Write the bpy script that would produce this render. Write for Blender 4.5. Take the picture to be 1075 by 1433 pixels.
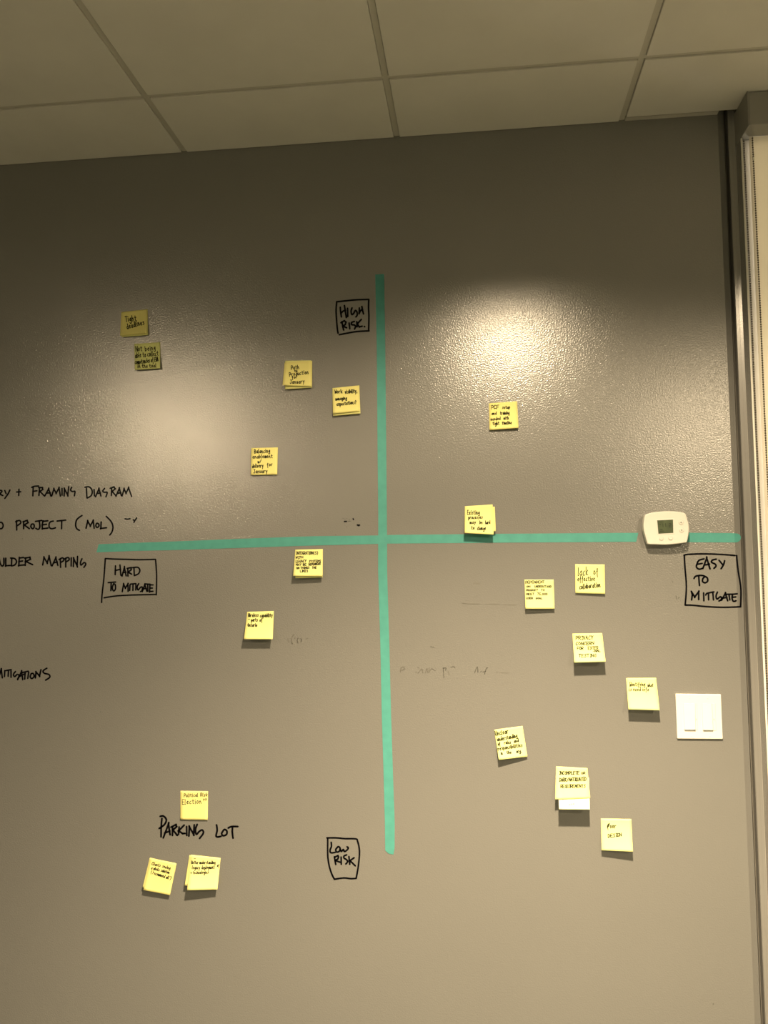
import bpy, math, random
from mathutils import Vector, Matrix

random.seed(7)
for o in list(bpy.data.objects):
    bpy.data.objects.remove(o)
scene = bpy.context.scene
COL = scene.collection

# ------------------------------------------------------------------ camera
W, H = 1075, 1433
CAM = Vector((0.0, -2.23046, 1.55))
FPX, YAW, PITCH, ROLL = 1165.25, 0.111489, 0.066985, -0.012982
FWD = Vector((-math.sin(YAW) * math.cos(PITCH), math.cos(YAW) * math.cos(PITCH), math.sin(PITCH)))
_r = FWD.cross(Vector((0, 0, 1))).normalized()
_u = _r.cross(FWD)
RGT = _r * math.cos(ROLL) + _u * math.sin(ROLL)
UPV = -_r * math.sin(ROLL) + _u * math.cos(ROLL)
cd = bpy.data.cameras.new('camera')
cam = bpy.data.objects.new('camera', cd)
COL.objects.link(cam)
cam.matrix_world = Matrix(((RGT.x, UPV.x, -FWD.x, CAM.x), (RGT.y, UPV.y, -FWD.y, CAM.y),
                           (RGT.z, UPV.z, -FWD.z, CAM.z), (0, 0, 0, 1)))
cd.sensor_fit = 'HORIZONTAL'
cd.sensor_width = 36.0
cd.lens = FPX / W * 36.0
cd.clip_start = 0.02
scene.camera = cam

# ------------------------------------------------------------------ world, lights, exposure
wd = bpy.data.worlds.new('night')
scene.world = wd
wd.use_nodes = True
wd.node_tree.nodes['Background'].inputs[0].default_value = (0.25, 0.32, 0.5, 1)
wd.node_tree.nodes['Background'].inputs[1].default_value = 0.02
scene.view_settings.view_transform = 'Standard'
scene.view_settings.look = 'None'
scene.view_settings.gamma = 1.0
scene.view_settings.use_curve_mapping = False
scene.view_settings.exposure = 0.0

CEIL = 1.55 + 1.1965
WARM = (1.0, 0.785, 0.50)


def downlight(x, y, power, deg=142, blend=0.45, r=0.032):
    l = bpy.data.lights.new('downlight_lamp', 'SPOT')
    l.energy = power
    l.color = WARM
    l.spot_size = math.radians(deg)
    l.spot_blend = blend
    l.shadow_soft_size = r
    o = bpy.data.objects.new('downlight_lamp', l)
    o.location = (x, y, CEIL - 0.05)
    COL.objects.link(o)
    return o


def fixture(x, y, beam, wide, deg=146, blend=0.35):
    """a recessed downlight: a strong narrow beam and the weak wide spill of its lens"""
    if beam:
        downlight(x, y, beam, 112, 1.0)
    downlight(x, y, wide, deg, blend, 0.07)


fixture(0.15, -1.38, 1080, 165, 149, 0.36)
fixture(1.62, -3.5, 1150, 200, 168, 0.3)
fixture(-2.15, -3.6, 0, 98, 179, 0.25)
fixture(2.3, -5.4, 320, 40)
fixture(-1.0, -5.6, 220, 40)

# added area light behind the glazing, brightens the blind fabric from the back
al = bpy.data.lights.new('added_backlight', 'AREA')
al.shape = 'RECTANGLE'
al.size, al.size_y = 2.0, 2.2
al.energy = 300
al.color = (1.0, 0.88, 0.70)
ao = bpy.data.objects.new('added_backlight', al)
ao.location = (1.7, 1.3, 1.5)
ao.rotation_euler = (math.radians(-90), 0, 0)
COL.objects.link(ao)

# ------------------------------------------------------------------ helpers


def ray(px, py):
    return FWD + RGT * ((px - W / 2) / FPX) - UPV * ((py - H / 2) / FPX)


def P(px, py, d=0.0):
    """the world point on the plane parallel to the wall, d metres in front of it"""
    v = ray(px, py)
    t = (-d - CAM.y) / v.y
    return CAM + v * t


def mat(name, col, rough=0.6, spec=0.5, metal=0.0, bump=None, var=None, coat=0.0, trans=0.0):
    m = bpy.data.materials.new(name)
    m.use_nodes = True
    nt = m.node_tree
    b = nt.nodes['Principled BSDF']
    b.inputs['Base Color'].default_value = (*col, 1)
    b.inputs['Roughness'].default_value = rough
    b.inputs['Specular IOR Level'].default_value = spec
    b.inputs['Metallic'].default_value = metal
    if coat:
        b.inputs['Coat Weight'].default_value = coat
        b.inputs['Coat Roughness'].default_value = 0.24
        b.inputs['Coat IOR'].default_value = 1.6
    if trans:
        b.inputs['Transmission Weight'].default_value = trans
    tc = nt.nodes.new('ShaderNodeTexCoord')
    if bump:
        n = nt.nodes.new('ShaderNodeTexNoise')
        n.inputs['Scale'].default_value = bump[0]
        n.inputs['Detail'].default_value = bump[3] if len(bump) > 3 else 2
        nt.links.new(tc.outputs['Object'], n.inputs['Vector'])
        bp = nt.nodes.new('ShaderNodeBump')
        bp.inputs['Strength'].default_value = bump[1]
        bp.inputs['Distance'].default_value = bump[2]
        nt.links.new(n.outputs['Fac'], bp.inputs['Height'])
        nt.links.new(bp.outputs['Normal'], b.inputs['Normal'])
        nt.links.new(bp.outputs['Normal'], b.inputs['Coat Normal'])
    if var:
        n = nt.nodes.new('ShaderNodeTexNoise')
        n.inputs['Scale'].default_value = var[0]
        n.inputs['Detail'].default_value = 3
        nt.links.new(tc.outputs['Object'], n.inputs['Vector'])
        mr = nt.nodes.new('ShaderNodeMapRange')
        mr.inputs['From Min'].default_value = 0.3
        mr.inputs['From Max'].default_value = 0.7
        mr.inputs['To Min'].default_value = 1 - var[1]
        mr.inputs['To Max'].default_value = 1 + var[1]
        nt.links.new(n.outputs['Fac'], mr.inputs['Value'])
        mx = nt.nodes.new('ShaderNodeVectorMath')
        mx.operation = 'SCALE'
        mx.inputs[0].default_value = col
        nt.links.new(mr.outputs['Result'], mx.inputs['Scale'])
        nt.links.new(mx.outputs['Vector'], b.inputs['Base Color'])
    return m


M = {}
M['wall'] = mat('glossy_grey_wall_paint', (0.195, 0.193, 0.185), 0.20, 1.0, bump=(265, 0.5, 0.0010, 2), coat=1.0, var=(2.5, 0.02))
M['post'] = mat('satin_grey_paint', (0.235, 0.23, 0.22), 0.18, 1.0, bump=(260, 0.3, 0.00025), coat=1.0)
M['groove'] = mat('dark_joint', (0.16, 0.15, 0.13), 0.8)
M['tile'] = mat('mineral_fibre_tile', (0.74, 0.72, 0.68), 0.95, 0.1, bump=(500, 0.4, 0.0006, 3), var=(7, 0.03))
M['grid'] = mat('painted_grid_steel', (0.55, 0.53, 0.48), 0.5)
M['plain'] = mat('beige_wall_paint', (0.20, 0.21, 0.185), 0.85, var=(3, 0.03))
M['carpet'] = mat('grey_carpet', (0.08, 0.084, 0.072), 1.0, 0.1, bump=(300, 0.6, 0.003), var=(60, 0.2))
M['tape'] = mat('green_painters_tape', (0.078, 0.315, 0.285), 0.6, 0.3, bump=(180, 0.25, 0.0004), var=(40, 0.07))
M['ink'] = mat('black_marker_ink', (0.003, 0.0025, 0.004), 0.7, 0.08)
M['ghost'] = mat('erased_marker_haze', (0.145, 0.14, 0.125), 0.45, 0.4)
M['ghost2'] = mat('wiped_marker_trace', (0.09, 0.088, 0.078), 0.45, 0.4)
M['pen'] = mat('dark_pen_ink', (0.025, 0.025, 0.012), 0.8, 0.1)
M['pen_soft'] = mat('lighter_pen_ink', (0.04, 0.042, 0.015), 0.8, 0.1)  # slightly lighter tone than the dark pen
M['faint'] = mat('faint_pen_trace', (0.55, 0.60, 0.30), 0.7, 0.2)
NOTE = [mat('yellow_note_paper', (0.84, 0.82, 0.33), 0.85, 0.2, var=(25, 0.02)),
        mat('yellow_note_paper', (0.80, 0.83, 0.35), 0.85, 0.2, var=(25, 0.02)),
        mat('deeper_yellow_note_paper', (0.83, 0.77, 0.29), 0.85, 0.2, var=(25, 0.02)),
        mat('lit_yellow_note_paper', (0.88, 0.90, 0.62), 0.85, 0.2, var=(25, 0.02))]  # last paper: strong light on the note painted in as a paler yellow
M['white'] = mat('white_plastic', (0.66, 0.65, 0.60), 0.4, 0.5, var=(30, 0.01))
M['plate'] = mat('switch_white_plastic', (0.74, 0.74, 0.70), 0.3, 0.5, var=(30, 0.01))
M['lcd'] = mat('green_grey_lcd', (0.055, 0.075, 0.035), 0.3, 0.5, var=(60, 0.2))
M['lcd_dig'] = mat('lcd_segments', (0.012, 0.018, 0.008), 0.3, 0.5)
M['button'] = mat('grey_button_plastic', (0.55, 0.54, 0.50), 0.4)
M['shadowgap'] = mat('dark_plastic_gap', (0.10, 0.10, 0.09), 0.7)
M['case'] = mat('grey_blind_cassette', (0.30, 0.295, 0.275), 0.45, 0.5, var=(20, 0.02))
M['alu'] = mat('pale_aluminium_edge', (0.78, 0.76, 0.70), 0.4, 0.5, metal=0.0, var=(30, 0.03))
M['jamb'] = mat('grey_jamb', (0.40, 0.385, 0.35), 0.6, var=(20, 0.03))
M['fabric'] = mat('cream_screen_fabric', (0.80, 0.77, 0.70), 0.8, 0.2, bump=(900, 0.3, 0.0003), var=(5, 0.03))
_nt = M['fabric'].node_tree
_b = _nt.nodes['Principled BSDF']
_t = _nt.nodes.new('ShaderNodeBsdfTranslucent')
_t.inputs['Color'].default_value = (0.62, 0.58, 0.48, 1)
_mx = _nt.nodes.new('ShaderNodeMixShader')
_mx.inputs['Fac'].default_value = 0.4
_nt.links.new(_b.outputs[0], _mx.inputs[1])
_nt.links.new(_t.outputs[0], _mx.inputs[2])
_nt.links.new(_mx.outputs[0], _nt.nodes['Material Output'].inputs['Surface'])
M['bead'] = mat('dull_metal_beads', (0.10, 0.085, 0.06), 0.35, 0.5, metal=0.5)
M['glass'] = mat('window_glass', (0.9, 0.95, 0.95), 0.03, 0.5, trans=1.0)

_nt = M['glass'].node_tree
_tr = _nt.nodes.new('ShaderNodeBsdfTransparent')
_gl = _nt.nodes.new('ShaderNodeBsdfGlossy')
_gl.inputs['Roughness'].default_value = 0.02
_mx = _nt.nodes.new('ShaderNodeMixShader')
_mx.inputs['Fac'].default_value = 0.08
_nt.links.new(_tr.outputs[0], _mx.inputs[1])
_nt.links.new(_gl.outputs[0], _mx.inputs[2])
_nt.links.new(_mx.outputs[0], _nt.nodes['Material Output'].inputs['Surface'])


def link(name, verts, faces, m, parent=None, smooth=False):
    me = bpy.data.meshes.new(name)
    me.from_pydata([tuple(v) for v in verts], [], faces)
    me.update()
    if m is not None:
        me.materials.append(m)
    if smooth:
        for p in me.polygons:
            p.use_smooth = True
    o = bpy.data.objects.new(name, me)
    COL.objects.link(o)
    if parent is not None:
        o.parent = parent
        o.matrix_parent_inverse = Matrix.Translation(parent.location).inverted()
    return o


def empty(name, loc):
    o = bpy.data.objects.new(name, None)
    o.location = loc
    o.empty_display_size = 0.05
    COL.objects.link(o)
    return o


def tag(o, label, cat=None, group=None):
    o['label'] = label
    if cat:
        o['category'] = cat
    if group:
        o['group'] = group
    return o


def boxgeo(x0, x1, y0, y1, z0, z1, V=None, F=None):
    V = [] if V is None else V
    F = [] if F is None else F
    n = len(V)
    V += [(x, y, z) for z in (z0, z1) for y in (y0, y1) for x in (x0, x1)]
    F += [tuple(n + i for i in f) for f in
          ((0, 2, 3, 1), (4, 5, 7, 6), (0, 1, 5, 4), (2, 6, 7, 3), (0, 4, 6, 2), (1, 3, 7, 5))]
    return V, F


def box(name, x0, x1, y0, y1, z0, z1, m, parent=None, bev=0.0):
    V, F = boxgeo(x0, x1, y0, y1, z0, z1)
    o = link(name, V, F, m, parent)
    if bev:
        bevel(o, bev)
    return o


def bevel(o, w, seg=2):
    b = o.modifiers.new('bevel', 'BEVEL')
    b.width = w
    b.segments = seg
    b.limit_method = 'ANGLE'
    b.angle_limit = math.radians(35)


def struct(o):
    o['kind'] = 'structure'
    return o


def smooth_line(pts, closed=False, n=5):
    """Catmull-Rom through the points"""
    if len(pts) < 3:
        return pts
    out = []
    L = len(pts)
    rng = range(L) if closed else range(L - 1)
    for i in rng:
        g = (lambda k: pts[k % L]) if closed else (lambda k: pts[min(max(k, 0), L - 1)])
        p0, p1, p2, p3 = g(i - 1), g(i), g(i + 1), g(i + 2)
        for j in range(n):
            t = j / n
            out.append(tuple(0.5 * ((2 * p1[a]) + (-p0[a] + p2[a]) * t + (2 * p0[a] - 5 * p1[a] + 4 * p2[a] - p3[a]) * t * t
                                    + (-p0[a] + 3 * p1[a] - 3 * p2[a] + p3[a]) * t ** 3) for a in (0, 1)))
    if not closed:
        out.append(pts[-1])
    return out


def ribbon(strokes, width, mapf, V, F):
    """strokes = lists of (u, v); flat ribbons with round ends laid on a surface by mapf"""
    for s in strokes:
        pts = s
        for i, p in enumerate(pts):
            k = 7
            n = len(V)
            for a in range(k):
                an = 2 * math.pi * a / k
                V.append(mapf(p[0] + math.cos(an) * width / 2, p[1] + math.sin(an) * width / 2))
            F.append(tuple(range(n + k - 1, n - 1, -1)))
            if i + 1 < len(pts):
                q = pts[i + 1]
                dx, dy = q[0] - p[0], q[1] - p[1]
                L = math.hypot(dx, dy)
                if L < 1e-6:
                    continue
                nx, ny = -dy / L * width / 2, dx / L * width / 2
                n = len(V)
                V += [mapf(p[0] + nx, p[1] + ny), mapf(q[0] + nx, q[1] + ny),
                      mapf(q[0] - nx, q[1] - ny), mapf(p[0] - nx, p[1] - ny)]
                F.append((n, n + 1, n + 2, n + 3))


def prism(name, pts, d0, d1, m, parent=None, bev=0.0, smooth=True, inset=1.0):
    """outline in the photograph's frame set on the plane d0, carried straight back to d1"""
    fr = [P(x, y, d0) for x, y in pts]
    c = sum(fr, Vector()) / len(fr)
    bk = [Vector((c.x + (p.x - c.x) * inset, -d1, c.z + (p.z - c.z) * inset)) for p in fr]
    n = len(pts)
    F = [tuple(range(n - 1, -1, -1)), tuple(range(n, 2 * n))]
    F += [(i, (i + 1) % n, n + (i + 1) % n, n + i) for i in range(n)]
    o = link(name, fr + bk, F, m, parent)
    if bev:
        bevel(o, bev, 3)
    return o


# ------------------------------------------------------------------ the room
XL, YB, XR = -3.2, -6.2, 3.2
# feature wall: flat, then a small chamfer, then a shadow joint
X1, X2, X3 = 0.6580, 0.6748, 0.6845
prof = [(XL, 0.0), (X1, 0.0), (X2, 0.0075), (X2, 0.03), (X3, 0.03), (X3, 0.12), (XL, 0.12)]
nv = len(prof)
V = [(x, y, 0.0) for x, y in prof] + [(x, y, CEIL + 0.03) for x, y in prof]
F = [(i, (i + 1) % nv, nv + (i + 1) % nv, nv + i) for i in range(nv)] + [tuple(range(nv - 1, -1, -1)), tuple(range(nv, 2 * nv))]
wall = struct(link('wall_back', V, F, M['wall']))
wall['label'] = 'grey glossy orange-peel wall that carries the notes, tape and marker writing'
wall.data.materials.append(M['groove'])
wall.data.polygons[3].material_index = 1
wall.data.polygons[2].material_index = 1

pp = [(X3, 0.12), (X3, 0.006), (X3 + 0.0012, 0.0034), (0.6932, 0.0010), (0.6938, 0.0022), (0.7005, -0.0002), (0.7005, 0.12)]
npp = len(pp)
V = [(x, y, 0.0) for x, y in pp] + [(x, y, CEIL + 0.03) for x, y in pp]
F = [(i, (i + 1) % npp, npp + (i + 1) % npp, npp + i) for i in range(npp)] + [tuple(range(npp - 1, -1, -1)), tuple(range(npp, 2 * npp))]
post = struct(link('trim_1', V, F, M['post']))
post['label'] = 'grey painted vertical post between the wall joint and the window blind'

# window behind the blind
win = struct(empty('window_1', (1.6, 0.06, 0.0)))
win['label'] = 'window hidden behind the cream roller blind'
for a in ((0.7005, 0.7305, 0.0, CEIL), (2.48, 2.52, 0.0, CEIL), (0.7305, 2.48, 0.0, 0.10), (0.7305, 2.48, CEIL - 0.08, CEIL)):
    box('window_frame', a[0], a[1], 0.012, 0.09, a[2], a[3], M['jamb'], win)
box('head_light_seal', 0.7005, 2.52, 0.012, 0.12, CEIL, CEIL + 0.03, M['jamb'], win)  # added above the window to stop the backlight leaking into the ceiling void
box('pane', 0.7305, 2.48, 0.05, 0.056, 0.10, CEIL - 0.08, M['glass'], win)
struct(box('wall_front', XL, XR, YB - 0.1, YB, 0, CEIL + 0.03, M['plain']))
struct(box('wall_left', XL - 0.1, XL, YB, 0.12, 0, CEIL + 0.03, M['plain']))
struct(box('wall_right', XR, XR + 0.1, YB, 0.12, 0, CEIL + 0.03, M['plain']))
struct(box('trim_2', 2.52, XR, 0.0, 0.12, 0, CEIL + 0.03, M['wall']))
struct(box('floor', XL - 0.1, XR + 0.1, YB - 0.1, 0.12, -0.1, 0, M['carpet']))

# suspended ceiling
ceil = struct(box('ceiling', XL - 0.1, XR + 0.1, YB - 0.1, 0.12, CEIL + 0.03, CEIL + 0.10, M['shadowgap']))
ceil['label'] = 'suspended ceiling of off-white tiles in a thin steel grid'
G0, G = -0.8100, 0.6096
xs = [G0 + G * i for i in range(-4, 8)]
xs = [x for x in xs if XL < x < XR]
ys = [-0.2822 - G * 2 * j for j in range(0, 5)]
ys = [y for y in ys if y > YB]
HT = 0.0072                                            # half the width of a grid bar
for x in xs:
    yhi = -0.0005 if x < 0.7 else -0.0005
    box('grid_runner', x - HT, x + HT, YB, yhi, CEIL - 0.0, CEIL + 0.028, M['grid'], ceil)
xe = [XL] + xs + [XR]
for i in range(len(xe) - 1):
    for y in ys:
        box('cross_bar', xe[i] + HT, xe[i + 1] - HT, y - HT, y + HT, CEIL, CEIL + 0.028, M['grid'], ceil)
ye = [0.0] + ys + [YB]
REV = 0.0035
for i in range(len(xe) - 1):
    for j in range(len(ye) - 1):
        x0, x1 = xe[i] + HT + REV * 0.3, xe[i + 1] - HT - REV * 0.3
        yA, yB_ = ye[j] - (HT + REV * 0.3 if j else 0.002), ye[j + 1] + HT + REV * 0.3
        drop = 0.0045
        right_bay = (j == 0 and x0 > 0.35 and x0 < 0.6)
        if right_bay:
            yA = -0.021                                # this tile stops short and leaves the wall angle open
        t = box('ceiling_tile', x0, x1, yB_, yA, CEIL - drop, CEIL + 0.012, M['tile'], ceil, bev=0.0015)
wa = box('wall_angle', 0.4170, 0.657, -0.0165, -0.0008, CEIL - 0.0035, CEIL + 0.0, M['grid'], ceil)
wa['label'] = 'steel wall angle left open beside the short corner tile'

# ------------------------------------------------------------------ roller blind
bl = tag(empty('roller_blind', (1.55, -0.05, 0.05)),
         'cream roller blind with grey box cassette, covering the window at the right edge', 'blind')
box('cassette', 0.7035, 2.50, -0.106, -0.006, CEIL - 0.0935, CEIL - 0.006, M['case'], bl, bev=0.0025)
box('cassette_end_cap', 0.7005, 0.7033, -0.108, -0.004, CEIL - 0.0955, CEIL - 0.005, M['case'], bl, bev=0.001)
fx0 = 0.7205
box('fabric', fx0, 2.48, -0.0475, -0.0465, 0.10, CEIL - 0.094, M['fabric'], bl)
box('hem_bar', fx0, 2.48, -0.054, -0.040, 0.07, 0.10, M['alu'], bl, bev=0.002)
sc = box('side_channel', 0.7010, 0.7034, -0.0450, -0.0005, 0.05, CEIL - 0.096, M['post'], bl)
box('channel_lip', 0.6995, 0.7040, -0.0478, -0.0452, 0.05, CEIL - 0.096, M['alu'], bl, bev=0.0006)
box('channel_back', 0.7036, 0.7290, -0.034, 0.0115, 0.0, CEIL - 0.096, M['jamb'], bl)
box('cassette_light_seal', 0.7006, 2.50, -0.0055, 0.0115, CEIL - 0.12, CEIL - 0.001, M['case'], bl)  # unseen board added behind the cassette to block the backlight
box('side_light_seal', 0.7006, 0.7034, 0.0, 0.0115, 0.0, CEIL - 0.12, M['jamb'], bl)  # thin filler added beside the post, closes a backlight leak


def chain(x, y, z0, z1, name='bead_chain'):
    V, F = [], []
    z = z0
    rb = 0.0025
    while z < z1:
        n = len(V)
        xx = x + 0.0004 * math.sin(z * 9)
        V.append((xx, y, z + rb))
        for lat in (0.55, -0.55):
            for a in range(6):
                an = a * math.pi / 3
                V.append((xx + rb * math.cos(lat) * math.cos(an), y + rb * math.cos(lat) * math.sin(an), z + rb * math.sin(lat)))
        V.append((xx, y, z - rb))
        for a in range(6):
            b = (a + 1) % 6
            F.append((n, n + 1 + a, n + 1 + b))
            F.append((n + 1 + a, n + 7 + a, n + 7 + b, n + 1 + b))
            F.append((n + 13, n + 7 + b, n + 7 + a))
        z += 0.0062
    boxgeo(x - 0.0004, x + 0.0004, y - 0.0004, y + 0.0004, z0, z1, V, F)
    o = link(name, V, F, M['bead'], bl, smooth=True)
    o['kind'] = 'stuff'
    return o


chain(0.7103, -0.0385, 0.55, CEIL - 0.097)
chain(0.7275, -0.0525, 0.55, CEIL - 0.097)
box('chain_connector', 0.7253, 0.7297, -0.0562, -0.0500, CEIL - 0.1595, CEIL - 0.1525, M['alu'], bl, bev=0.001)

# ------------------------------------------------------------------ green tape


def tape(name, left, right, d, label, chamfer=False, thick=0.00025):
    """left / right: matching edge points of the strip"""
    V = []

    def pt(q, dd):
        v = P(q[0], q[1], dd)
        if chamfer and v.x > X1:
            k = 0.0075 / (X2 - X1)
            for _ in range(4):
                v = P(q[0], q[1], dd - max(0, v.x - X1) * k)
        return v
    n = len(left)
    for dd in (d + thick, d - 0.0001):
        for a, b in zip(left, right):
            V += [pt(a, dd), pt(b, dd)]
    F = []
    m2 = 2 * n
    for i in range(n - 1):
        a = 2 * i
        F.append((a, a + 1, a + 3, a + 2))
        F.append((m2 + a, m2 + a + 2, m2 + a + 3, m2 + a + 1))
        F.append((a, a + 2, m2 + a + 2, m2 + a))
        F.append((a + 1, m2 + a + 1, m2 + a + 3, a + 3))
    F.append((0, m2, m2 + 1, 1))
    F.append((m2 - 2, m2 - 1, 2 * m2 - 1, 2 * m2 - 2))
    o = link(name, V, F, M['tape'])
    return tag(o, label, 'tape', 'green tape lines of the quadrant chart')


tape('tape_strip', [(138, 761.6), (188, 759.6), (240, 757.8), (340, 753.8), (440, 750.3), (530, 749.3), (545, 748.6), (630, 747.7), (700, 747.0), (870, 745.7), (893.5, 745.7)],
     [(135, 773.0), (188, 771.0), (240, 769.9), (340, 766.6), (440, 763.4), (530, 761.1), (545, 760.7), (630, 760.0), (700, 759.4), (870, 758.3), (890.5, 758.3)],
     0.0004, 'long horizontal green tape strip ending just left of the thermostat')
tape('tape_strip', [(948, 745.4), (1000, 745.8), (1022, 746.0), (1028, 746.2), (1032, 746.6), (1035.2, 748.0), (1037.2, 751.0)],
     [(948, 758.6), (1000, 759.0), (1022, 759.1), (1028, 759.1), (1032, 758.8), (1035.0, 757.2), (1037.0, 753.4)],
     0.0004, 'short horizontal green tape piece between the thermostat and the wall end', chamfer=True)
tape('tape_strip', [(525.2, 384.3), (527.3, 480), (528.6, 640), (529.5, 720), (529.3, 800), (532.3, 900), (534.4, 1000), (536.8, 1080), (538.7, 1150), (539.2, 1190), (544.0, 1194.6)],
     [(537.6, 383.2), (539.2, 480), (540.8, 640), (541.5, 720), (541.9, 800), (544.9, 900), (547.4, 1000), (550.0, 1080), (552.5, 1150), (552.4, 1186), (550.8, 1195.8)],
     0.0008, 'vertical green tape strip crossing the long horizontal one')

# ------------------------------------------------------------------ marker writing on the wall


def marks(label, origin, s, strokes, width=2.1, m='ink', name='marker_writing', smooth=True):
    st = []
    for k in strokes:
        pts = [(origin[0] + x / s, origin[1] + y / s) for x, y in k]
        st.append(smooth_line(pts, n=4) if smooth else pts)

    def mapf(x, y):
        v = P(x, y, 0.0004)
        if v.x > X1:
            v = P(x, y, 0.0004 - (v.x - X1) * 0.0075 / (X2 - X1))
        return v
    V, F = [], []
    ribbon(st, width + (0.45 if m == 'ink' else 0.1), mapf, V, F)
    o = link(name, V, F, M[m], wall)
    o['label'] = label
    return o


def sharp(*pts):
    """a polyline with hard corners: points doubled so that the smoothing keeps them"""
    out = []
    for p in pts:
        out += [p, p]
    return out


c1 = ((0, 660), 4.479)
marks('black marker writing cut by the left edge: RY + FRAMING DIAGRAM', *c1, [
    [(-8, 118), (8, 118), (12, 126), (0, 140), (18, 150)], [(30, 118), (38, 138)], [(62, 115), (50, 140), (30, 168)],
    [(104, 128), (130, 126)], [(119, 110), (117, 150)],
    [(208, 98), (206, 152)], [(198, 99), (215, 92), (243, 90)], [(206, 124), (232, 120)],
    [(248, 100), (244, 150)], sharp((244, 100), (266, 100), (268, 112), (250, 124), (276, 150)),
    sharp((282, 150), (305, 108), (318, 150)), [(290, 135), (316, 133)],
    sharp((325, 150), (338, 108), (352, 135), (370, 102), (378, 150)), [(389, 105), (389, 148)],
    sharp((402, 150), (404, 108), (425, 148), (430, 98)),
    [(450, 98), (442, 116), (455, 125), (470, 124), (466, 152)],
    [(542, 105), (545, 165)], [(532, 98), (560, 96), (578, 120), (572, 150), (546, 166)], [(590, 112), (592, 152)],
    sharp((600, 155), (620, 108), (632, 150)), [(606, 138), (630, 134)],
    [(656, 105), (644, 122), (655, 130), (672, 130), (664, 158)],
    [(700, 105), (698, 150)], sharp((692, 104), (714, 96), (722, 108), (703, 124), (724, 148)),
    sharp((728, 152), (748, 105), (760, 148)), [(734, 138), (758, 132)],
    sharp((766, 150), (778, 108), (790, 135), (806, 102), (824, 152))], 1.7)
marks('black marker writing cut by the left edge: O PROJECT (MOL)', *c1, [
    [(-4, 318), (12, 320), (20, 338), (12, 356), (-4, 358)],
    [(103, 308), (105, 366)], [(98, 314), (122, 306), (130, 322), (106, 340)],
    [(148, 312), (148, 358)], sharp((146, 314), (170, 306), (176, 320), (152, 334), (182, 356)),
    [(192, 345), (198, 330), (212, 330), (214, 348), (204, 358), (192, 345)],
    [(222, 312), (262, 306)], [(246, 310), (250, 345), (240, 362), (224, 355)],
    sharp((270, 310), (264, 335), (266, 358), (298, 354)), [(268, 312), (300, 308)], [(266, 334), (292, 330)],
    [(334, 310), (312, 318), (308, 345), (322, 358), (348, 352)], [(358, 310), (412, 304)], [(387, 306), (386, 358)],
    [(514, 275), (482, 300), (474, 335), (482, 358), (498, 368)],
    sharp((540, 352), (550, 310), (566, 340), (584, 308), (590, 352)),
    [(600, 340), (606, 324), (618, 328), (620, 342), (608, 350), (600, 340)], sharp((634, 318), (632, 356), (666, 352)),
    [(666, 280), (696, 312), (708, 345), (702, 378), (688, 397)]], 1.8)
marks('black marker writing cut by the left edge: ULDER MAPPING', *c1, [
    [(-4, 550), (2, 578), (14, 592), (24, 580), (24, 542)], sharp((36, 545), (36, 590), (62, 588)),
    [(74, 542), (72, 590)], [(66, 542), (92, 545), (104, 565), (92, 585), (72, 591)],
    sharp((121, 540), (118, 588), (150, 585)), [(120, 542), (148, 538)], [(118, 564), (142, 560)],
    [(161, 540), (158, 588)], sharp((156, 542), (187, 537), (190, 550), (162, 563), (202, 582)),
    sharp((268, 582), (276, 538), (296, 572), (308, 532), (320, 585)),
    sharp((328, 588), (350, 540), (362, 585)), [(336, 572), (360, 566)],
    [(378, 545), (380, 600)], [(370, 552), (392, 540), (400, 556), (380, 570)],
    [(412, 542), (412, 598)], [(404, 548), (426, 538), (434, 552), (414, 566)], [(447, 540), (446, 592)],
    sharp((460, 592), (462, 545), (484, 592), (486, 535)),
    [(514, 546), (505, 568), (508, 586), (528, 570), (538, 580), (526, 600)]], 1.8)
marks('black marker writing cut by the left edge: MITIGATIONS', (0, 850), 4.479, [
    sharp((-10, 395), (-2, 418), (8, 388), (14, 438)), [(30, 396), (28, 434)], [(38, 396), (70, 390)], [(53, 394), (51, 432)],
    [(69, 398), (69, 438)], [(97, 402), (84, 420), (92, 434), (108, 420), (120, 428), (110, 450)],
    sharp((112, 450), (135, 402), (142, 450)), [(120, 434), (156, 416)], [(142, 408), (177, 400)], [(158, 406), (155, 450)],
    [(180, 405), (174, 445)], [(196, 415), (189, 435), (200, 446), (214, 432), (208, 414), (196, 415)],
    sharp((222, 440), (226, 405), (248, 430), (256, 393)),
    [(294, 381), (270, 398), (278, 413), (306, 420), (312, 438), (286, 456)]], 1.8)
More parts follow.
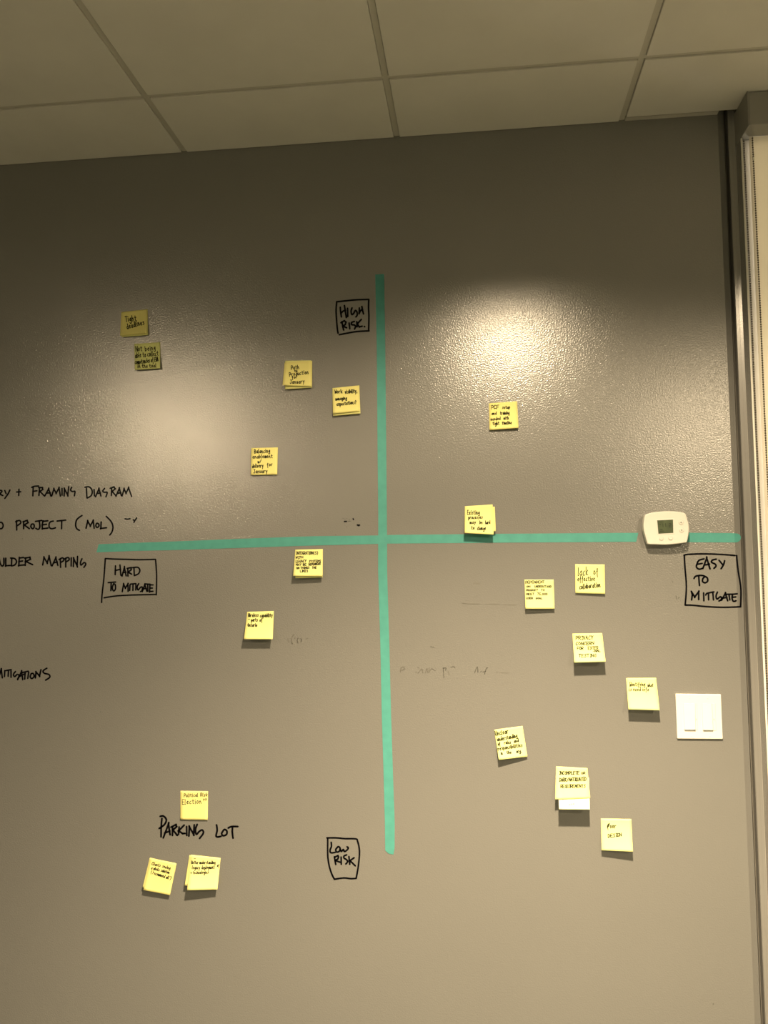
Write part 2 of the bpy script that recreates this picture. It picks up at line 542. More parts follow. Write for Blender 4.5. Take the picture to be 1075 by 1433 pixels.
marks('HARD TO MITIGATE in a hand-drawn black marker box', *c1, [
    [(660, 545), (720, 548), (800, 550), (880, 552), (975, 550)], [(975, 550), (982, 650), (980, 772)],
    [(978, 770), (880, 772), (740, 778), (652, 791)], [(660, 545), (652, 660), (640, 770), (637, 820)],
    [(724, 590), (722, 646)], [(752, 585), (758, 650)], [(722, 620), (756, 612)],
    sharp((766, 652), (780, 600), (790, 650)), [(769, 634), (790, 630)],
    [(801, 606), (802, 655)], sharp((798, 606), (822, 602), (822, 616), (803, 630), (824, 642)),
    [(840, 605), (842, 650)], [(832, 602), (864, 600), (877, 618), (868, 640), (842, 652)],
    [(678, 696), (725, 692)], [(697, 695), (695, 746)], [(712, 703), (704, 728), (712, 748), (724, 735), (722, 708), (712, 703)],
    sharp((767, 750), (775, 705), (786, 730), (802, 704), (803, 748)), [(815, 708), (813, 745)], [(818, 705), (852, 702)],
    [(834, 704), (833, 745)], [(852, 706), (851, 742)],
    [(870, 702), (860, 722), (866, 742), (880, 726), (892, 724), (890, 746), (880, 752)],
    sharp((893, 750), (908, 708), (920, 748)), [(897, 735), (917, 732)], [(912, 704), (938, 706)], [(926, 706), (927, 750)],
    sharp((940, 708), (938, 752), (958, 750)), [(940, 710), (960, 710)], [(938, 730), (956, 730)]], 1.7)
marks('HIGH RISK. in a hand-drawn black marker box', (460, 370), 10.75, [
    [(120, 562), (240, 550), (400, 534), (500, 530), (605, 527)], [(604, 527), (600, 650), (606, 780), (602, 1000)],
    [(608, 1000), (450, 1008), (330, 1025), (160, 1058)], [(122, 560), (112, 680), (118, 820), (130, 960), (141, 1035)],
    [(175, 645), (180, 710), (192, 790)], [(238, 618), (250, 700), (266, 800)], [(182, 740), (215, 705), (255, 690)],
    [(285, 660), (288, 785)], [(352, 655), (337, 705), (350, 755), (378, 735), (402, 692), (428, 720), (430, 762), (410, 790)],
    [(462, 655), (460, 742)], [(500, 632), (510, 690), (525, 745)], [(462, 730), (485, 690), (512, 680)],
    [(200, 862), (212, 930), (226, 988)], sharp((188, 876), (235, 848), (260, 868), (250, 905), (215, 930), (268, 952)),
    [(308, 882), (318, 968)], [(388, 858), (348, 872), (345, 905), (388, 912), (405, 935), (390, 972)],
    [(424, 862), (428, 938)], sharp((488, 832), (430, 895), (462, 940), (502, 930)), [(538, 934), (543, 938)]], 2.0)
marks('EASY TO MITIGATE in a hand-drawn black marker box', (870, 690), 5.972, [
    [(522, 520), (560, 512), (700, 508), (850, 514), (948, 522)], [(962, 522), (975, 650), (998, 800), (995, 948)],
    [(995, 950), (850, 955), (700, 948), (600, 938), (532, 936)], [(525, 520), (530, 620), (542, 780), (532, 936)],
    [(690, 550), (648, 562), (632, 590), (626, 618), (648, 636), (680, 628)], [(638, 594), (674, 588)],
    sharp((682, 625), (712, 543), (738, 628)), [(690, 602), (735, 594)],
    [(792, 552), (760, 560), (752, 578), (780, 592), (790, 610), (772, 630)], [(815, 562), (845, 598)], [(862, 565), (852, 600), (832, 632)],
    [(606, 714), (620, 695), (660, 688), (692, 692)], [(645, 692), (648, 735), (652, 773)],
    [(692, 694), (716, 708), (720, 735), (700, 750), (678, 740), (680, 715), (695, 700)],
    sharp((586, 890), (592, 850), (585, 825), (612, 868), (645, 825), (645, 886)), [(686, 835), (688, 900)],
    [(704, 852), (716, 838), (772, 826)], [(727, 838), (728, 892)], [(763, 835), (769, 893)],
    [(802, 828), (790, 858), (798, 886), (820, 870), (832, 868), (834, 890), (814, 902)],
    sharp((838, 892), (868, 838), (886, 896)), [(845, 878), (882, 872)], [(872, 846), (920, 845)], [(898, 845), (905, 893)],
    [(928, 845), (924, 880), (935, 905), (957, 900)], [(922, 846), (967, 842)], [(926, 872), (955, 868)]], 2.0)
marks('Low RISK in a hand-drawn black marker box with curved sides', (440, 1150), 8.269, [
    [(145, 187), (250, 186), (350, 195), (480, 198), (500, 225), (520, 310), (521, 400), (505, 540), (484, 655)],
    [(484, 655), (420, 658), (340, 650), (232, 665)], [(232, 665), (200, 600), (170, 500), (155, 380), (155, 190)],
    [(195, 238), (198, 285), (182, 325), (190, 358), (240, 355)],
    [(270, 293), (248, 320), (258, 350), (290, 340), (298, 305), (280, 288), (268, 292)],
    [(298, 310), (312, 345), (335, 320), (350, 345), (385, 320), (392, 298), (378, 290)],
    [(232, 405), (240, 450), (248, 495)], sharp((235, 410), (272, 392), (280, 408), (272, 430), (243, 448), (292, 466)),
    [(310, 408), (312, 492)], [(374, 382), (342, 398), (345, 422), (372, 438), (385, 462), (365, 488)],
    [(400, 402), (410, 492)], sharp((457, 418), (413, 450), (470, 506))], 2.0)
marks('PARKING LOT in large black marker capitals', (190, 1090), 6.719, [
    [(246, 372), (240, 450), (238, 545)], [(230, 352), (262, 350), (288, 385), (268, 432), (220, 466)],
    sharp((262, 546), (308, 424), (322, 518)), [(272, 508), (322, 490)],
    [(346, 450), (345, 532)], sharp((335, 452), (378, 430), (384, 450), (350, 480), (388, 528)),
    [(408, 452), (402, 522)], sharp((452, 438), (404, 488), (440, 514), (462, 512)), [(478, 448), (480, 532)],
    sharp((500, 532), (505, 452), (545, 522), (550, 438)),
    [(578, 428), (562, 475), (570, 522), (596, 495), (625, 480), (636, 510), (600, 560)],
    [(760, 433), (766, 480), (757, 542), (802, 540)],
    [(822, 488), (808, 515), (825, 535), (855, 520), (857, 490), (835, 475), (820, 490)],
    [(870, 462), (900, 448), (960, 448)], [(910, 450), (908, 500), (915, 557)]], 2.2)
marks('small smeared black ink specks right of the bracketed word', *c1, [
    [(784, 296), (800, 298)], [(806, 297), (815, 295)], [(835, 302), (845, 306), (857, 290)], [(845, 306), (840, 318)]], 1.7, name='ink_specks')
marks('tiny dark ink dots scattered around the left writing', *c1, [
    [(970, 292), (972, 293)], [(890, 272), (891, 273)], [(900, 360), (901, 361)], [(140, 420), (141, 421)], [(552, 832), (554, 833)],
    [(225, 1175), (226, 1176)], [(630, 1505), (631, 1506)], [(335, 18), (336, 19)]], 1.1, 'ghost2', name='ink_specks')
marks('cluster of black ink dots beside the vertical tape, above the horizontal one', (440, 700), 10.75, [
    [(452, 320), (484, 319)], [(583, 278), (590, 292)], [(645, 372), (682, 374)], [(655, 380), (672, 383)]], 1.5, name='ink_specks')
marks('faint dotted ink residue beside the vertical tape', (440, 700), 10.75, [
    [(428, 270), (436, 274)], [(458, 282), (463, 283)], [(488, 278), (493, 278)], [(520, 296), (530, 298)], [(512, 320), (540, 317)],
    [(486, 402), (490, 404)], [(312, 522), (326, 523)], [(660, 388), (666, 392)]], 0.9, 'ghost2', name='ink_specks')
marks('faint wiped-off marker letters right of the vertical tape', (540, 900), 5.972, [
    [(122, 240), (128, 205), (150, 200), (155, 220), (130, 226)], [(268, 200), (282, 210)], [(250, 240), (258, 246)],
    [(270, 250), (300, 215), (310, 250)], [(330, 250), (345, 212), (350, 245)], [(365, 205), (360, 245), (380, 215), (400, 220)],
    [(405, 225), (414, 230)], [(545, 205), (560, 195), (580, 205)], [(520, 235), (530, 260)]], 0.9, 'ghost', name='wiped_writing')
marks('wiped-off marker traces below the middle of the right side', (540, 900), 5.972, [
    [(480, 205), (484, 262), (485, 290)], [(478, 210), (502, 208), (500, 226)], [(742, 248), (765, 198), (770, 245)],
    [(790, 240), (800, 235)], [(825, 260), (840, 212), (852, 206)], [(812, 240), (835, 236)], [(375, 30), (405, 36)]], 0.9, 'ghost2', name='wiped_writing')
marks('faint thin horizontal scratch left of a note', (550, 800), 5.658, [
    [(550, 250), (600, 255), (690, 256)], [(735, 257), (840, 259)], [(880, 262), (975, 264)], [(662, 185), (664, 196)], [(640, 92), (690, 94)]], 0.8, 'ghost', name='scratch')
marks('faint thin horizontal scratch right of the wiped letters', (540, 900), 5.972, [
    [(925, 242), (935, 246)], [(955, 246), (1025, 250)]], 0.7, 'ghost', name='scratch')
marks('faint wiped letters right of the lower left note', (325, 840), 8.958, [
    [(700, 480), (706, 520)], [(775, 430), (745, 470), (745, 530), (760, 545)], [(790, 460), (785, 480)],
    [(830, 470), (815, 500), (825, 540)], [(860, 480), (870, 500), (860, 520)], [(925, 485), (945, 478)]], 1.0, 'ghost', name='wiped_writing')
marks('tiny specks on the wall below the thermostat', (870, 690), 5.972, [
    [(510, 632), (512, 634)], [(424, 742), (430, 743)], [(455, 860), (460, 885)], [(480, 870), (475, 880)]], 0.9, 'ghost2', name='ink_specks')
marks('tiny dark speck near the bottom right', (940, 700), 1.955, [[(114, 1378), (114.5, 1378.5)]], 1.6, 'ghost2', name='ink_specks')

# ------------------------------------------------------------------ one-line pen alphabet (x, y hex pairs; baseline 4, capitals to E)
GL = {
    'A': '04 3E 64/18 58', 'B': '0E 04/0E 4D 59 09/09 56 44 04', 'C': '6D 3E 09 14 45 65', 'D': '0E 04/0E 4D 69 45 04',
    'E': '6E 0E 04 64/09 59', 'F': '6E 0E 04/09 59', 'G': '6D 3E 08 25 54 68 48', 'H': '0E 04/6E 64/09 69', 'I': '1E 5E/3E 34/14 54',
    'J': '1E 6E/4E 45 24 06', 'K': '0E 04/6E 09 64', 'L': '0E 04 64', 'M': '04 0E 38 6E 64', 'N': '04 0E 64 6E',
    'O': '3E 09 25 55 6A 3E', 'P': '0E 04/0E 4E 6B 48 09', 'Q': '3E 09 25 55 6A 3E/46 63', 'R': '04 0E 4E 6B 48 09/38 64',
    'S': '6D 3E 1B 58 55 24 05', 'T': '0E 6E/3E 34', 'U': '0E 05 34 65 6E', 'V': '0E 34 6E', 'W': '0E 14 3A 54 6E',
    'X': '0E 64/6E 04', 'Y': '0E 39 6E/39 34', 'Z': '0E 6E 04 64',
    'a': '5A 29 06 24 56 5A 54', 'b': '0E 04 35 58 3A 08', 'c': '5A 29 06 24 55', 'd': '5E 54/59 29 06 24 56', 'e': '07 58 3A 07 24 55',
    'f': '5D 3E 24 20/09 4A', 'g': '5A 29 06 35 5A 51 20 02', 'h': '0E 04/08 3A 54', 'i': '2A 24/2C 2D', 'j': '3A 31 00/3C 3D',
    'k': '0E 04/5A 06 54', 'l': '2E 14 34', 'm': '04 0A/08 2A 34 37 5A 64', 'n': '0A 04/08 3A 54', 'o': '2A 06 24 56 4A 2A',
    'p': '0A 00/09 3A 57 34 05', 'q': '5A 29 06 35 5A 50', 'r': '0A 04/07 2A 5A', 's': '5A 19 47 45 04', 't': '2D 25 54/0A 5A',
    'u': '0A 05 34 5A 54', 'v': '0A 24 5A', 'w': '0A 14 39 44 6A', 'x': '0A 54/5A 04', 'y': '0A 25/5A 10', 'z': '0A 5A 04 54',
    '0': '3E 09 25 55 6A 3E', '5': '6E 1E 19 58 55 04', '7': '0E 6E 24', ',': '25 12', '.': '24 25', '?': '0C 2E 5C 28 26/24 24',
    '-': '18 58', '/': '6E 04', '+': '18 58/3B 35', '(': '4E 19 42', ')': '2E 59 22', "'": '2E 2C', ' ': '',
}


def glyph(ch):
    out = []
    for st in GL.get(ch, '').split('/'):
        if st.strip():
            out.append([(int(t[0], 16) / 10.0, (int(t[1], 16) - 4) / 10.0) for t in st.split()])
    return out


def text_strokes(s, x0, y0, x1, y1, h):
    """text from baseline start to baseline end, capital height h"""
    adv = [0.45 if c in ' .,\'' else (0.45 if c in 'ilIj' else 0.78) for c in s]
    tot = sum(adv)
    dx, dy = x1 - x0, y1 - y0
    L = math.hypot(dx, dy)
    ux, uy = dx / L, dy / L
    k = L / tot
    out = []
    cur = 0.0
    for c, a in zip(s, adv):
        jy = random.uniform(-0.05, 0.05)
        sl = random.uniform(0.0, 0.12)
        off = -0.12 if c in 'ilj' else 0.0
        for st in glyph(c):
            pts = []
            for gx, gy in st:
                X = (cur + (gx + off + sl * gy) * (0.95 if a > 0.6 else 0.9)) * k
                Y = (gy + jy) * h
                pts.append((x0 + ux * X + uy * Y, y0 + uy * X - ux * Y))
            if len(pts) == 1:
                pts.append((pts[0][0] + 0.2, pts[0][1]))
            out.append(pts)
        cur += a
    return out


# ------------------------------------------------------------------ sticky notes
GROUP = 'yellow sticky notes on the wall'


def note(label, origin, s, quad, lift, paper=0, base=0.0006, lines=(), pen='pen', pw=0.95, extra=(), bow=0.0, power=1.7, faint=()):
    TL, TR, BR, BL = [(origin[0] + x / s, origin[1] + y / s) for x, y in quad]
    l0, l1 = lift if isinstance(lift, tuple) else (lift, lift)
    l0, l1 = l0 * 1.22, l1 * 1.22

    def uvp(u, v):
        x = (TL[0] * (1 - u) + TR[0] * u) * (1 - v) + (BL[0] * (1 - u) + BR[0] * u) * v
        y = (TL[1] * (1 - u) + TR[1] * u) * (1 - v) + (BL[1] * (1 - u) + BR[1] * u) * v
        return x, y

    def dep(u, v):
        v = max(v, 0.0)
        return base + (l0 * (1 - u) + l1 * u) * v ** power + bow * 4 * u * (1 - u) * v

    def surf(u, v, e=0.0):
        x, y = uvp(u, v)
        return P(x, y, dep(u, v) + e)
    NU, NV = 8, 14
    V, F = [], []
    th = 0.00022
    for e in (0.0, -th):
        for j in range(NV + 1):
            for i in range(NU + 1):
                V.append(surf(i / NU, j / NV, e))
    n1 = (NU + 1) * (NV + 1)
    idx = lambda i, j: j * (NU + 1) + i
    for j in range(NV):
        for i in range(NU):
            a, b, c, d = idx(i, j), idx(i + 1, j), idx(i + 1, j + 1), idx(i, j + 1)
            F.append((a, d, c, b))
            F.append((n1 + a, n1 + b, n1 + c, n1 + d))
    rim = [idx(i, 0) for i in range(NU)] + [idx(NU, j) for j in range(NV)] + [idx(i, NV) for i in range(NU, 0, -1)] + [idx(0, j) for j in range(NV, 0, -1)]
    for a, b in zip(rim, rim[1:] + rim[:1]):
        F.append((a, b, n1 + b, n1 + a))
    o = link('sticky_note', V, F, NOTE[paper])
    for p in o.data.polygons:
        if len(p.vertices) == 4 and p.index < 2 * NU * NV:
            p.use_smooth = True
    tag(o, label, 'sticky note', GROUP)

    # writing: find (u, v) of a picture point on this sheet by a few Newton steps
    def mapf(x, y):
        u, v = 0.5, 0.5
        for _ in range(6):
            px, py = uvp(u, v)
            e = 1e-3
            ax, ay = uvp(u + e, v)
            bx, by = uvp(u, v + e)
            a, c, b, d = (ax - px) / e, (ay - py) / e, (bx - px) / e, (by - py) / e
            det = a * d - b * c
            rx, ry = x - px, y - py
            u += (rx * d - b * ry) / det
            v += (a * ry - c * rx) / det
        return P(x, y, dep(u, v) + 0.00025)
    for grp, m, w in ((lines, pen, pw), (faint, 'faint', 0.9)):
        st = []
        for ln in grp:
            t, x0, y0, x1, y1, h = ln
            st += text_strokes(t, origin[0] + x0 / s, origin[1] + y0 / s, origin[0] + x1 / s, origin[1] + y1 / s, h / s)
        if grp is lines:
            st += [[(origin[0] + x / s, origin[1] + y / s) for x, y in k] for k in extra]
        if st:
            V, F = [], []
            ribbon(st, w + (0.28 if m == 'pen_soft' else 0.14), mapf, V, F)
            link('handwriting', V, F, M[m], o)
    return o


a = ((150, 420), 11.944)
note('yellow note under the Tight deadlines note, its lower edge showing', *a, [(242, 206), (676, 160), (685, 583), (243, 618)], (0.006, 0.004), 0)
note('top left yellow note reading Tight deadlines', *a, [(237, 200), (675, 152), (672, 550), (217, 597)], (0.010, 0.007), 2, 0.0012,
     [('Tight', 310, 365, 505, 338, 95), ('deadlines', 335, 480, 635, 400, 85)])
note('yellow note with four text lines, Not being able..., below Tight deadlines', *a, [(455, 730), (888, 703), (886, 1140), (461, 1168)], 0.008, 1, 0.0006,
     [('Not', 478, 858, 600, 850, 90), ('being', 638, 850, 820, 828, 80), ('able to collect', 470, 965, 865, 925, 85),
      ('competencies of ERA', 468, 1070, 862, 1020, 75), ('in the tool', 510, 1135, 830, 1120, 65)], pw=0.78)
a = ((380, 490), 7.679)
note('yellow note under the Path to Production note, edges peeking out', *a, [(148, 114), (425, 110), (437, 402), (146, 420)], (0.007, 0.005), 0)
note('yellow note reading Path to Production for January', *a, [(140, 134), (438, 114), (436, 391), (119, 378)], (0.012, 0.007), 2, 0.0013,
     [('Path', 212, 208, 305, 200, 42), ('to', 248, 238, 285, 234, 28), ('Production', 195, 282, 405, 252, 42),
      ('for', 222, 308, 285, 298, 30), ('January', 200, 362, 362, 352, 40)], pw=0.85)
note('yellow note under the Work visibility note, its bottom strip showing', *a, [(656, 410), (944, 380), (956, 680), (662, 706)], (0.006, 0.006), 0)
note('yellow note left of the vertical tape reading Work visibility, managing expectations?', *a, [(655, 408), (944, 378), (947, 655), (660, 682)], (0.009, 0.008), 2, 0.0013,
     [('Work', 682, 468, 770, 458, 40), ('visibility,', 792, 468, 925, 455, 40), ('managing', 690, 540, 815, 530, 34), ('expectations?', 702, 598, 918, 575, 38)], pw=0.9)
note('yellow note reading Balancing enablement w/ delivery for January', (330, 610), 13.44, [(290, 228), (793, 216), (779, 726), (284, 738)], 0.005, 2, 0.0006,
     [('Balancing', 350, 325, 655, 315, 75), ('enablement', 318, 425, 705, 410, 70), ('w/', 415, 512, 490, 505, 60),
      ('delivery', 310, 600, 528, 590, 70), ('for', 592, 575, 705, 560, 62), ('January', 335, 700, 608, 690, 70)], pw=0.85)
note('yellow note reading PCF setup and training, right of the tape below the large wall reflection', (660, 550), 11.944, [(290, 172), (762, 136), (787, 583), (300, 618)], (0.006, 0.009), 2, 0.0006,
     [('PCF', 332, 268, 465, 262, 62), ('setup', 515, 262, 652, 256, 48), ('and', 338, 362, 428, 358, 48), ('training', 480, 362, 640, 352, 55),
      ('needed', 325, 460, 492, 448, 52), ('with', 538, 445, 630, 438, 52), ('tight', 355, 535, 472, 528, 58), ('timeline', 512, 525, 678, 515, 52)], pw=0.85)
a = ((630, 690), 13.44)
note('yellow note under the Existing processes note, right corners peeking out', *a, [(300, 262), (842, 256), (860, 716), (330, 742)], (0.014, 0.012), 0)
note('yellow note overlapping the horizontal tape, reading Existing processes may be hard to change', *a, [(277, 248), (800, 214), (822, 780), (274, 750)], 0.022, 0, 0.0016,
     [('Existing', 325, 402, 565, 398, 80), ('processes', 345, 490, 622, 480, 60), ('may', 372, 578, 498, 575, 60), ('be', 558, 582, 618, 580, 62),
      ('hard', 668, 582, 762, 576, 65), ('to', 400, 682, 468, 682, 62), ('change', 510, 695, 682, 692, 70)], pw=0.85)
a = ((390, 750), 13.44)
note('yellow note under the Integration(s) note, its bottom strip showing', *a, [(330, 262), (830, 262), (828, 780), (314, 796)], (0.014, 0.012), 0)
note('yellow note just under the horizontal tape reading INTEGRATION(S) WITH LEGACY SYSTEMS', *a, [(312, 258), (832, 246), (828, 756), (274, 752)], (0.020, 0.016), 0, 0.0014,
     [('INTEGRATION(S)', 332, 350, 750, 345, 52), ('WITH', 325, 425, 468, 418, 38), ('LEGACY', 325, 500, 528, 495, 45), ('SYSTEMS', 570, 498, 800, 490, 40),
      ('MAY BE', 330, 562, 528, 558, 42), ('DEPENDENT', 568, 555, 800, 545, 40), ('ON THINGS', 335, 625, 585, 615, 38), ('THE', 630, 615, 718, 612, 38), ('LIMITS', 405, 682, 560, 678, 40)], pw=0.8)
note('yellow note with three lines, Wireless capability parts of Ontario, curling off below', (325, 840), 8.958, [(188, 145), (522, 135), (508, 488), (148, 487)], 0.023, 0, 0.0006,
     [('Wireless', 202, 208, 335, 205, 42), ('capability', 350, 212, 512, 208, 42), ('-', 202, 248, 228, 248, 30), ('parts', 240, 268, 325, 262, 42), ('of', 345, 268, 388, 264, 40),
      ('Ontario', 195, 330, 318, 330, 42)], 'pen_soft', 0.8)
a = ((715, 780), 7.167)
note('yellow note with five small lines starting DEPENDENT, right of the thin scratch', *a, [(137, 222), (430, 222), (440, 515), (147, 515)], (0.013, 0.010), 1, 0.0006,
     [('DEPENDENT', 148, 262, 342, 258, 26), ('ON', 158, 302, 200, 300, 18), ('UNDERSTAND', 238, 302, 412, 302, 20), ('PRODUCT', 155, 340, 275, 338, 20), ('TO', 305, 338, 342, 338, 20),
      ('MEET', 155, 378, 240, 378, 20), ('75,000', 265, 378, 372, 378, 22), ('USER', 155, 418, 225, 418, 18), ('GOAL', 250, 420, 320, 418, 18)], pw=0.75)
note('yellow note reading lack of effective collaboration', *a, [(645, 68), (942, 71), (946, 366), (648, 358)], (0.005, 0.007), 1, 0.0006,
     [('lack', 675, 182, 785, 178, 80), ('of', 832, 176, 888, 170, 62), ('effective', 670, 240, 850, 235, 48), ('collaboration', 690, 318, 905, 298, 50)], 'pen_soft', 0.85)
a = ((780, 870), 6.719)
note('yellow note reading PRIVACY CONCERN FOR EXTERNAL TESTING', *a, [(142, 112), (422, 107), (455, 376), (160, 384)], 0.030, 1, 0.0006,
     [('PRIVACY', 175, 170, 345, 165, 34), ('CONCERN', 175, 222, 350, 215, 28), ('FOR', 188, 266, 250, 262, 28), ('EXTER', 290, 264, 390, 258, 28),
      ('-NAL', 335, 286, 410, 282, 20), ('TESTING', 202, 334, 372, 330, 28)], 'pen_soft', 0.8)
note('yellow note with two faint text lines, above left of the light switches', *a, [(647, 530), (930, 528), (963, 833), (670, 824)], 0.026, 1, 0.0006,
     [('Identifying', 678, 606, 832, 604, 36), ('what', 850, 612, 908, 612, 34), ('is need info', 675, 652, 868, 652, 34)], 'pen_soft', 0.7)
note('tilted yellow note reading Unclear understanding of roles and responsibilities', (680, 1000), 13.44, [(158, 285), (692, 213), (785, 790), (245, 852)], (0.016, 0.006), 1, 0.0006,
     [('Unclear', 185, 395, 440, 350, 85), ('understanding', 222, 500, 605, 425, 75), ('of', 232, 585, 285, 575, 60), ('roles', 350, 560, 480, 545, 60),
      ('and', 535, 530, 630, 510, 60), ('responsibilities', 232, 675, 700, 600, 70), ('in', 290, 755, 325, 750, 50), ('the', 395, 738, 490, 730, 55), ('org.', 582, 725, 680, 712, 65)],
     'pen_soft', 0.9)
a = ((760, 1060), 7.679)
note('lower end of a note, painted brightly lit, sticking out below the INCOMPLETE note', *a, [(160, 212), (494, 214), (505, 560), (172, 556)], 0.034, 3, 0.0006,
     faint=[('it is', 290, 440, 360, 440, 26), ('use', 280, 515, 345, 505, 26)], power=1.5)
note('yellow note reading INCOMPLETE OR DARK/ANTIQUATED REQUIREMENTS', *a, [(140, 95), (478, 114), (508, 436), (132, 451)], (0.0215, 0.0185), 1, 0.0014,
     [('INCOMPLETE', 175, 183, 395, 183, 34), ('OR', 412, 182, 460, 180, 24), ('DARK/ANTIQUATED', 178, 258, 470, 250, 38), ('REQUIREMENTS', 190, 325, 462, 325, 34)],
     'pen_soft', 0.85, power=1.4)
note('lowest yellow note on the right side reading Poor DESIGN', *a, [(622, 655), (950, 662), (967, 1012), (630, 998)], (0.012, 0.018), 1, 0.0006,
     [('oor', 722, 762, 795, 757, 48), ('DESIGN', 700, 862, 852, 846, 36)], 'pen_soft', 0.85,
     extra=[[(690, 745), (698, 720), (715, 708), (708, 740), (690, 750)], [(704, 715), (696, 760), (700, 778)]])
a = ((190, 1090), 6.719)
note('flat yellow note above PARKING LOT reading Political Risk Election??', *a, [(420, 112), (680, 115), (677, 386), (420, 382)], 0.003, 2, 0.0006,
     [('Political', 455, 170, 590, 165, 32), ('Risk', 608, 164, 680, 164, 32), ('Election', 438, 238, 625, 232, 46), ("??", 635, 208, 672, 206, 22)], 'pen', 0.7)
note('yellow note under the tilted note below PARKING LOT, lower left corner peeking out', *a, [(131, 744), (378, 792), (320, 1066), (64, 1020)], (0.008, 0.006), 0)
note('tilted yellow note below PARKING LOT on the left, its last line in brackets', *a, [(136, 741), (384, 797), (322, 1093), (72, 1045)], (0.010, 0.008), 2, 0.0014,
     [('Clients', 150, 808, 235, 828, 28), ('seeing', 248, 832, 328, 852, 28), ('a whole', 145, 848, 225, 868, 28), ('solution', 235, 872, 318, 895, 28),
      ("('recommend all')", 138, 888, 332, 950, 30)], 'pen', 0.75)
note('yellow note under the Better understanding note, left edge peeking out', *a, [(505, 716), (780, 740), (748, 1030), (460, 1002)], (0.012, 0.010), 0)
note('yellow note below the word LOT reading Better understanding of deployment', *a, [(518, 712), (799, 744), (768, 1040), (483, 1047)], (0.020, 0.014), 0, 0.0016,
     [('Better', 525, 798, 592, 800, 30), ('understanding', 600, 800, 752, 800, 30), ('of', 765, 826, 790, 826, 26), ('legacy', 530, 848, 608, 850, 34), ('deployment', 620, 850, 745, 845, 34),
      ('+ technologies', 515, 895, 690, 890, 30), ('-', 545, 760, 572, 760, 24)], 'pen', 0.75)

# ------------------------------------------------------------------ thermostat
TO, TS = (870, 690), 5.972
tp = lambda pts: [(TO[0] + x / TS, TO[1] + y / TS) for x, y in pts]
th = tag(empty('thermostat', P(932, 739, 0.0)), 'white wall thermostat with a small dark display, over the end of the green tape', 'thermostat')
out = smooth_line(tp([(202, 180), (250, 164), (330, 154), (380, 152), (450, 154), (510, 163), (532, 173), (548, 215), (562, 270),
                      (564, 320), (556, 370), (546, 408), (525, 416), (450, 426), (370, 432), (290, 430), (226, 426), (212, 405), (195, 345),
                      (184, 290), (186, 235), (194, 195)]), closed=True, n=4)
prism('thermostat_shell', out, 0.0320, 0.008, M['white'], th, bev=0.003, inset=1.0)
prism('back_plate', out, 0.0078, 0.0005, M['white'], th, inset=0.93)
prism('display_surround', tp([(290, 218), (438, 212), (441, 342), (300, 350)]), 0.0325, 0.0315, M['white'], th, bev=0.0006)
prism('display', tp([(298, 228), (430, 222), (433, 333), (308, 340)]), 0.0328, 0.0322, M['lcd'], th)
V, F = [], []
ribbon([[(TO[0] + x / TS, TO[1] + y / TS) for x, y in k] for k in (
    [(345, 256), (347, 284)], [(368, 254), (370, 282)], [(395, 256), (412, 255), (413, 268), (398, 271), (399, 284), (416, 282)],
    [(318, 262), (330, 261)], [(322, 318), (350, 317)], [(320, 305), (342, 304)])], 0.75, lambda x, y: P(x, y, 0.0331), V, F)
link('display_digits', V, F, M['lcd_dig'], th)


def disc(cx, cy, rx, ry, n=20):
    return tp([(cx + rx * math.cos(-2 * math.pi * i / n), cy + ry * math.sin(-2 * math.pi * i / n)) for i in range(n)])


for cx, cy, up in ((498, 245, 1), (503, 310, 0)):
    prism('button_ring', disc(cx, cy, 21, 21), 0.0326, 0.0315, M['button'], th)
    b = prism('button', disc(cx, cy, 17, 17), 0.0336, 0.0318, M['white'], th, bev=0.0003)
    t = -7 if up else 7
    prism('arrow_mark', tp([(cx - 7, cy - t * 0.5), (cx + 7, cy - t * 0.5), (cx, cy + t)]) if not up else tp([(cx, cy + t), (cx - 7, cy - t * 0.7), (cx + 7, cy - t * 0.7)]),
          0.0339, 0.0332, M['shadowgap'], b)
for cx, cy in ((333, 381), (410, 378)):
    prism('button_ring', disc(cx, cy, 20, 17), 0.0326, 0.0315, M['button'], th)
    prism('button', disc(cx, cy, 16, 13), 0.0338, 0.0318, M['white'], th, bev=0.0003)

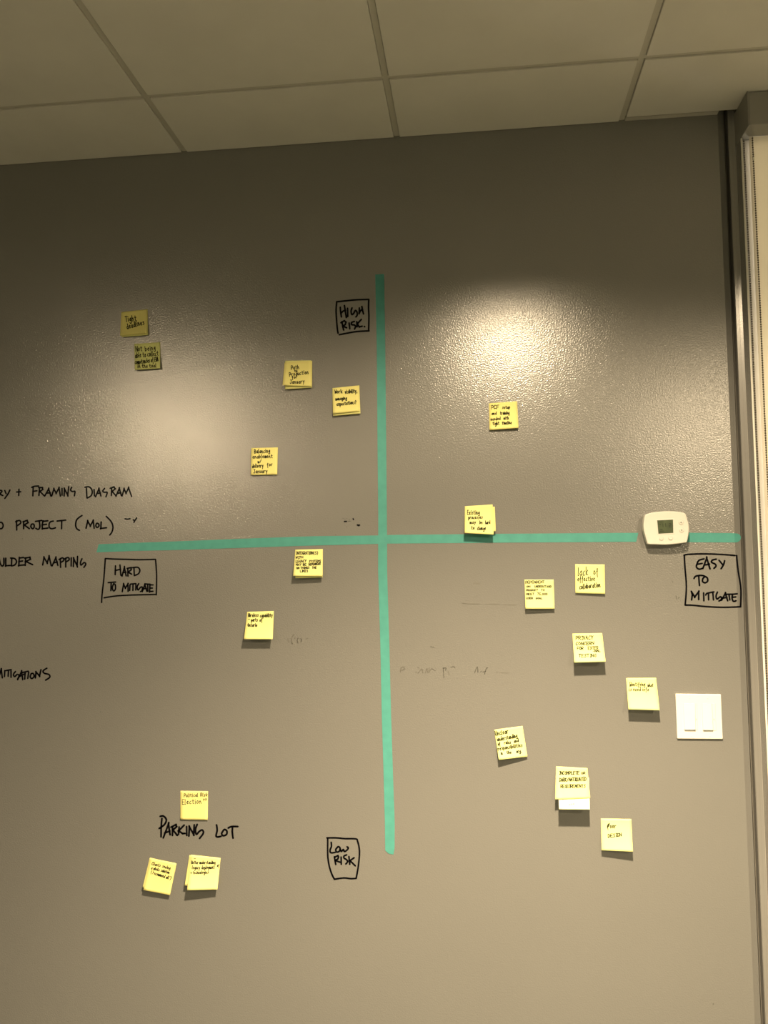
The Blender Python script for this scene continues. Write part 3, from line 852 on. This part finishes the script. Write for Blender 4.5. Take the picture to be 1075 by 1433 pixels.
# ------------------------------------------------------------------ light switches
SO, SS = (920, 940), 6.935
sp = lambda pts: [(SO[0] + x / SS, SO[1] + y / SS) for x, y in pts]
sw = tag(empty('light_switch', P(979, 1003, 0.0)), 'white double dimmer switch plate low on the wall near the post', 'light switch')
prism('cover_plate', sp([(178, 215), (620, 221), (638, 655), (195, 651)]), 0.0065, 0.0004, M['plate'], sw, bev=0.0018)
for qa, qb in (([(254, 307), (366, 308), (372, 564), (266, 564)], [(370, 308), (384, 308), (391, 565), (377, 565)]),
               ([(438, 308), (528, 309), (542, 567), (446, 566)], [(534, 309), (562, 310), (570, 570), (546, 570)])):
    full = [qa[0], qb[1], qb[2], qa[3]]
    g = [(full[0][0] - 2.5, full[0][1] - 2), (full[1][0] + 2.5, full[1][1] - 2), (full[2][0] + 2.5, full[2][1] + 3), (full[3][0] - 2.5, full[3][1] + 3)]
    prism('switch_recess', sp(g), 0.0067, 0.0060, M['button'], sw)
    # rocking paddle: flush at the top, proud at the bottom
    t = [P(*q, dd) for q, dd in zip(sp(qa), (0.0070, 0.0070, 0.0112, 0.0112))]
    k = [Vector((p.x, -0.0062, p.z)) for p in t]
    pd = link('paddle', t + k, [(3, 2, 1, 0), (4, 5, 6, 7), (0, 1, 5, 4), (1, 2, 6, 5), (2, 3, 7, 6), (3, 0, 4, 7)], M['plate'], sw)
    bevel(pd, 0.0004)
    prism('slider_track', sp(qb), 0.0072, 0.0062, M['plate'], sw, bev=0.0003)
    mx = (qb[0][0] + qb[1][0]) / 2 + 2
    prism('slider_knob', sp([(mx - 4, 455), (mx + 5, 455), (mx + 5, 466), (mx - 4, 466)]), 0.0086, 0.0068, M['button'], sw)
for cx, cy in ((315, 260), (490, 259), (333, 626), (511, 628)):
    s = prism('screw', sp([(cx + 8 * math.cos(-2 * math.pi * i / 12), cy + 8 * math.sin(-2 * math.pi * i / 12)) for i in range(12)]), 0.0070, 0.0060, M['plate'], sw)
    prism('screw_slot', sp([(cx - 6, cy - 1.2), (cx + 6, cy - 1.2), (cx + 6, cy + 1.2), (cx - 6, cy + 1.2)]), 0.00715, 0.0068, M['button'], s)
